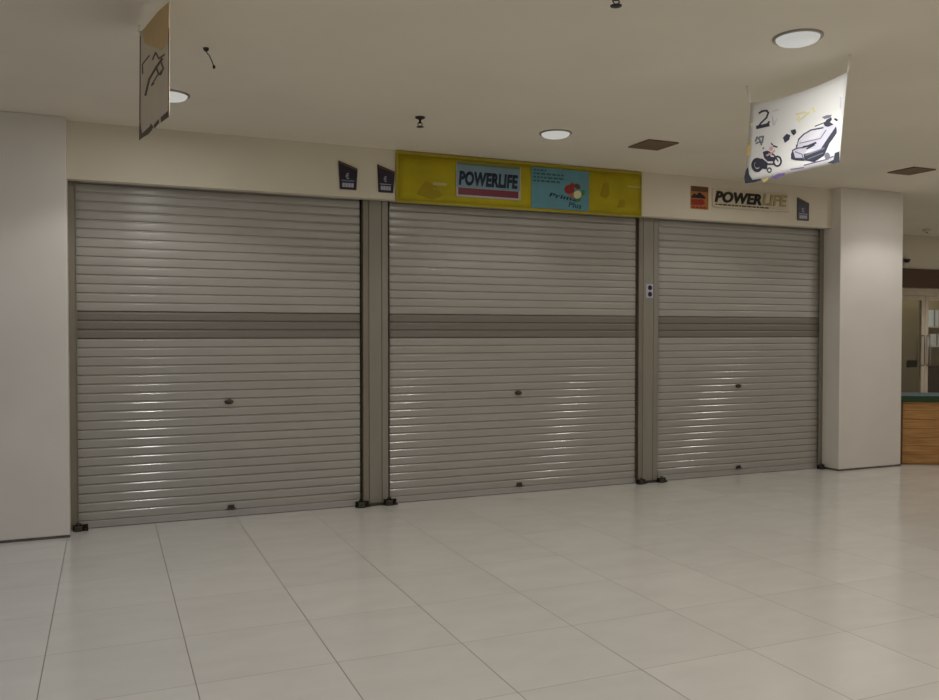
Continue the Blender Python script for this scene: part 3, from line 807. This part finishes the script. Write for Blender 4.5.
S.stroke(bm, [e(462, 60), e(458, 150)], 1.2); build('side_hem', bm, M_inkl, t); bm = bmesh.new(); S.stroke(bm, [e(440, 250), e(430, 400)], 0.9)
build('side_hem', bm, M_inkl, t)

S = Sheet((0.1645, 4.552), (0.272, 3.893), 0.006)
t = thing('hanging_banner', 'yellowed banner seen almost edge on hanging from ceiling at left', 'banner', (0.21, 4.25, 2.42))
bm, TL, TR = S.cloth((139.6, 31.5), (169.8, 0.5), (169.8, 117), (139.2, 140.5), 0.02)
build('banner_sheet', bm, M_clothold, t, True)
for top, c in (((0.163, 4.556, 3.0), TL), ((0.273, 3.888, 3.0), TR)):
    qq = S.P(c.x, c.y); build('string', tube(bmesh.new(), [top, tuple((qq + Vector(top)) / 2), tuple(qq)], 0.0055, 6), M_string, t, True)
v = lambda X, Y: (130 + X / 4.667, Y / 4.667)
bm = bmesh.new(); S.poly(bm, [v(60, 145), v(130, 60), v(184, 8), v(184, 190), v(150, 235), v(100, 215), v(70, 200)]); build('yellow_field', bm, mat('ochre_field', (226, 194, 138), 0.6, var=0.08), t)
bm = bmesh.new(); S.stroke(bm, [v(76, 445), v(95, 370), v(128, 315), v(155, 275)], 1.6, 0.003); S.stroke(bm, [v(128, 315), v(140, 350), v(155, 330)], 1.2, 0.003); S.stroke(bm, [v(135, 350), v(105, 400), v(118, 390)], 0.7, 0.003)
S.stroke(bm, [v(62, 345), v(60, 300), v(95, 260)], 0.7, 0.003); S.stroke(bm, [v(110, 280), v(125, 245), v(140, 275), v(165, 255)], 0.9, 0.003); S.stroke(bm, [v(150, 290), v(160, 320), v(148, 350)], 1.0, 0.003)
build('line_drawing', bm, M_inkbr, t)
bm = bmesh.new(); S.poly(bm, [v(46, 540), v(52, 600), v(58, 625), v(100, 590), v(104, 578), v(116, 595), v(106, 612), v(90, 628), v(66, 640), v(44, 655)]); S.poly(bm, [v(118, 585), v(140, 558), v(142, 575), v(122, 600)]); S.poly(bm, [v(150, 550), v(184, 515), v(184, 545), v(152, 572)])
build('dark_edge', bm, M_inkbr, t)
bm = bmesh.new(); S.stroke(bm, [v(49, 170), v(47, 560)], 0.8); build('side_hem', bm, M_inkbr, t); bm = bmesh.new(); S.stroke(bm, [v(183, 130), v(183, 520)], 0.8); build('side_hem', bm, M_inkbr, t)
bm = bmesh.new(); bmesh.ops.create_icosphere(bm, subdivisions=2, radius=0.009); cc = S.P(TL.x, TL.y, 0.002)
for w in bm.verts: w.co = w.co + cc
build('knot', bm, M_string, t, True)

# ------------------------------------------------------------------ world and view
W = bpy.data.worlds.new('world'); scn.world = W; W.use_nodes = True
W.node_tree.nodes['Background'].inputs[0].default_value = (1.0, 0.95, 0.88, 1); W.node_tree.nodes['Background'].inputs[1].default_value = 0.02
scn.view_settings.view_transform = 'Standard'; scn.view_settings.look = 'None'; scn.view_settings.gamma = 1.0
scn.view_settings.exposure = 0.08
for o in list(bpy.data.objects):
    if 'local' in o: del o['local']
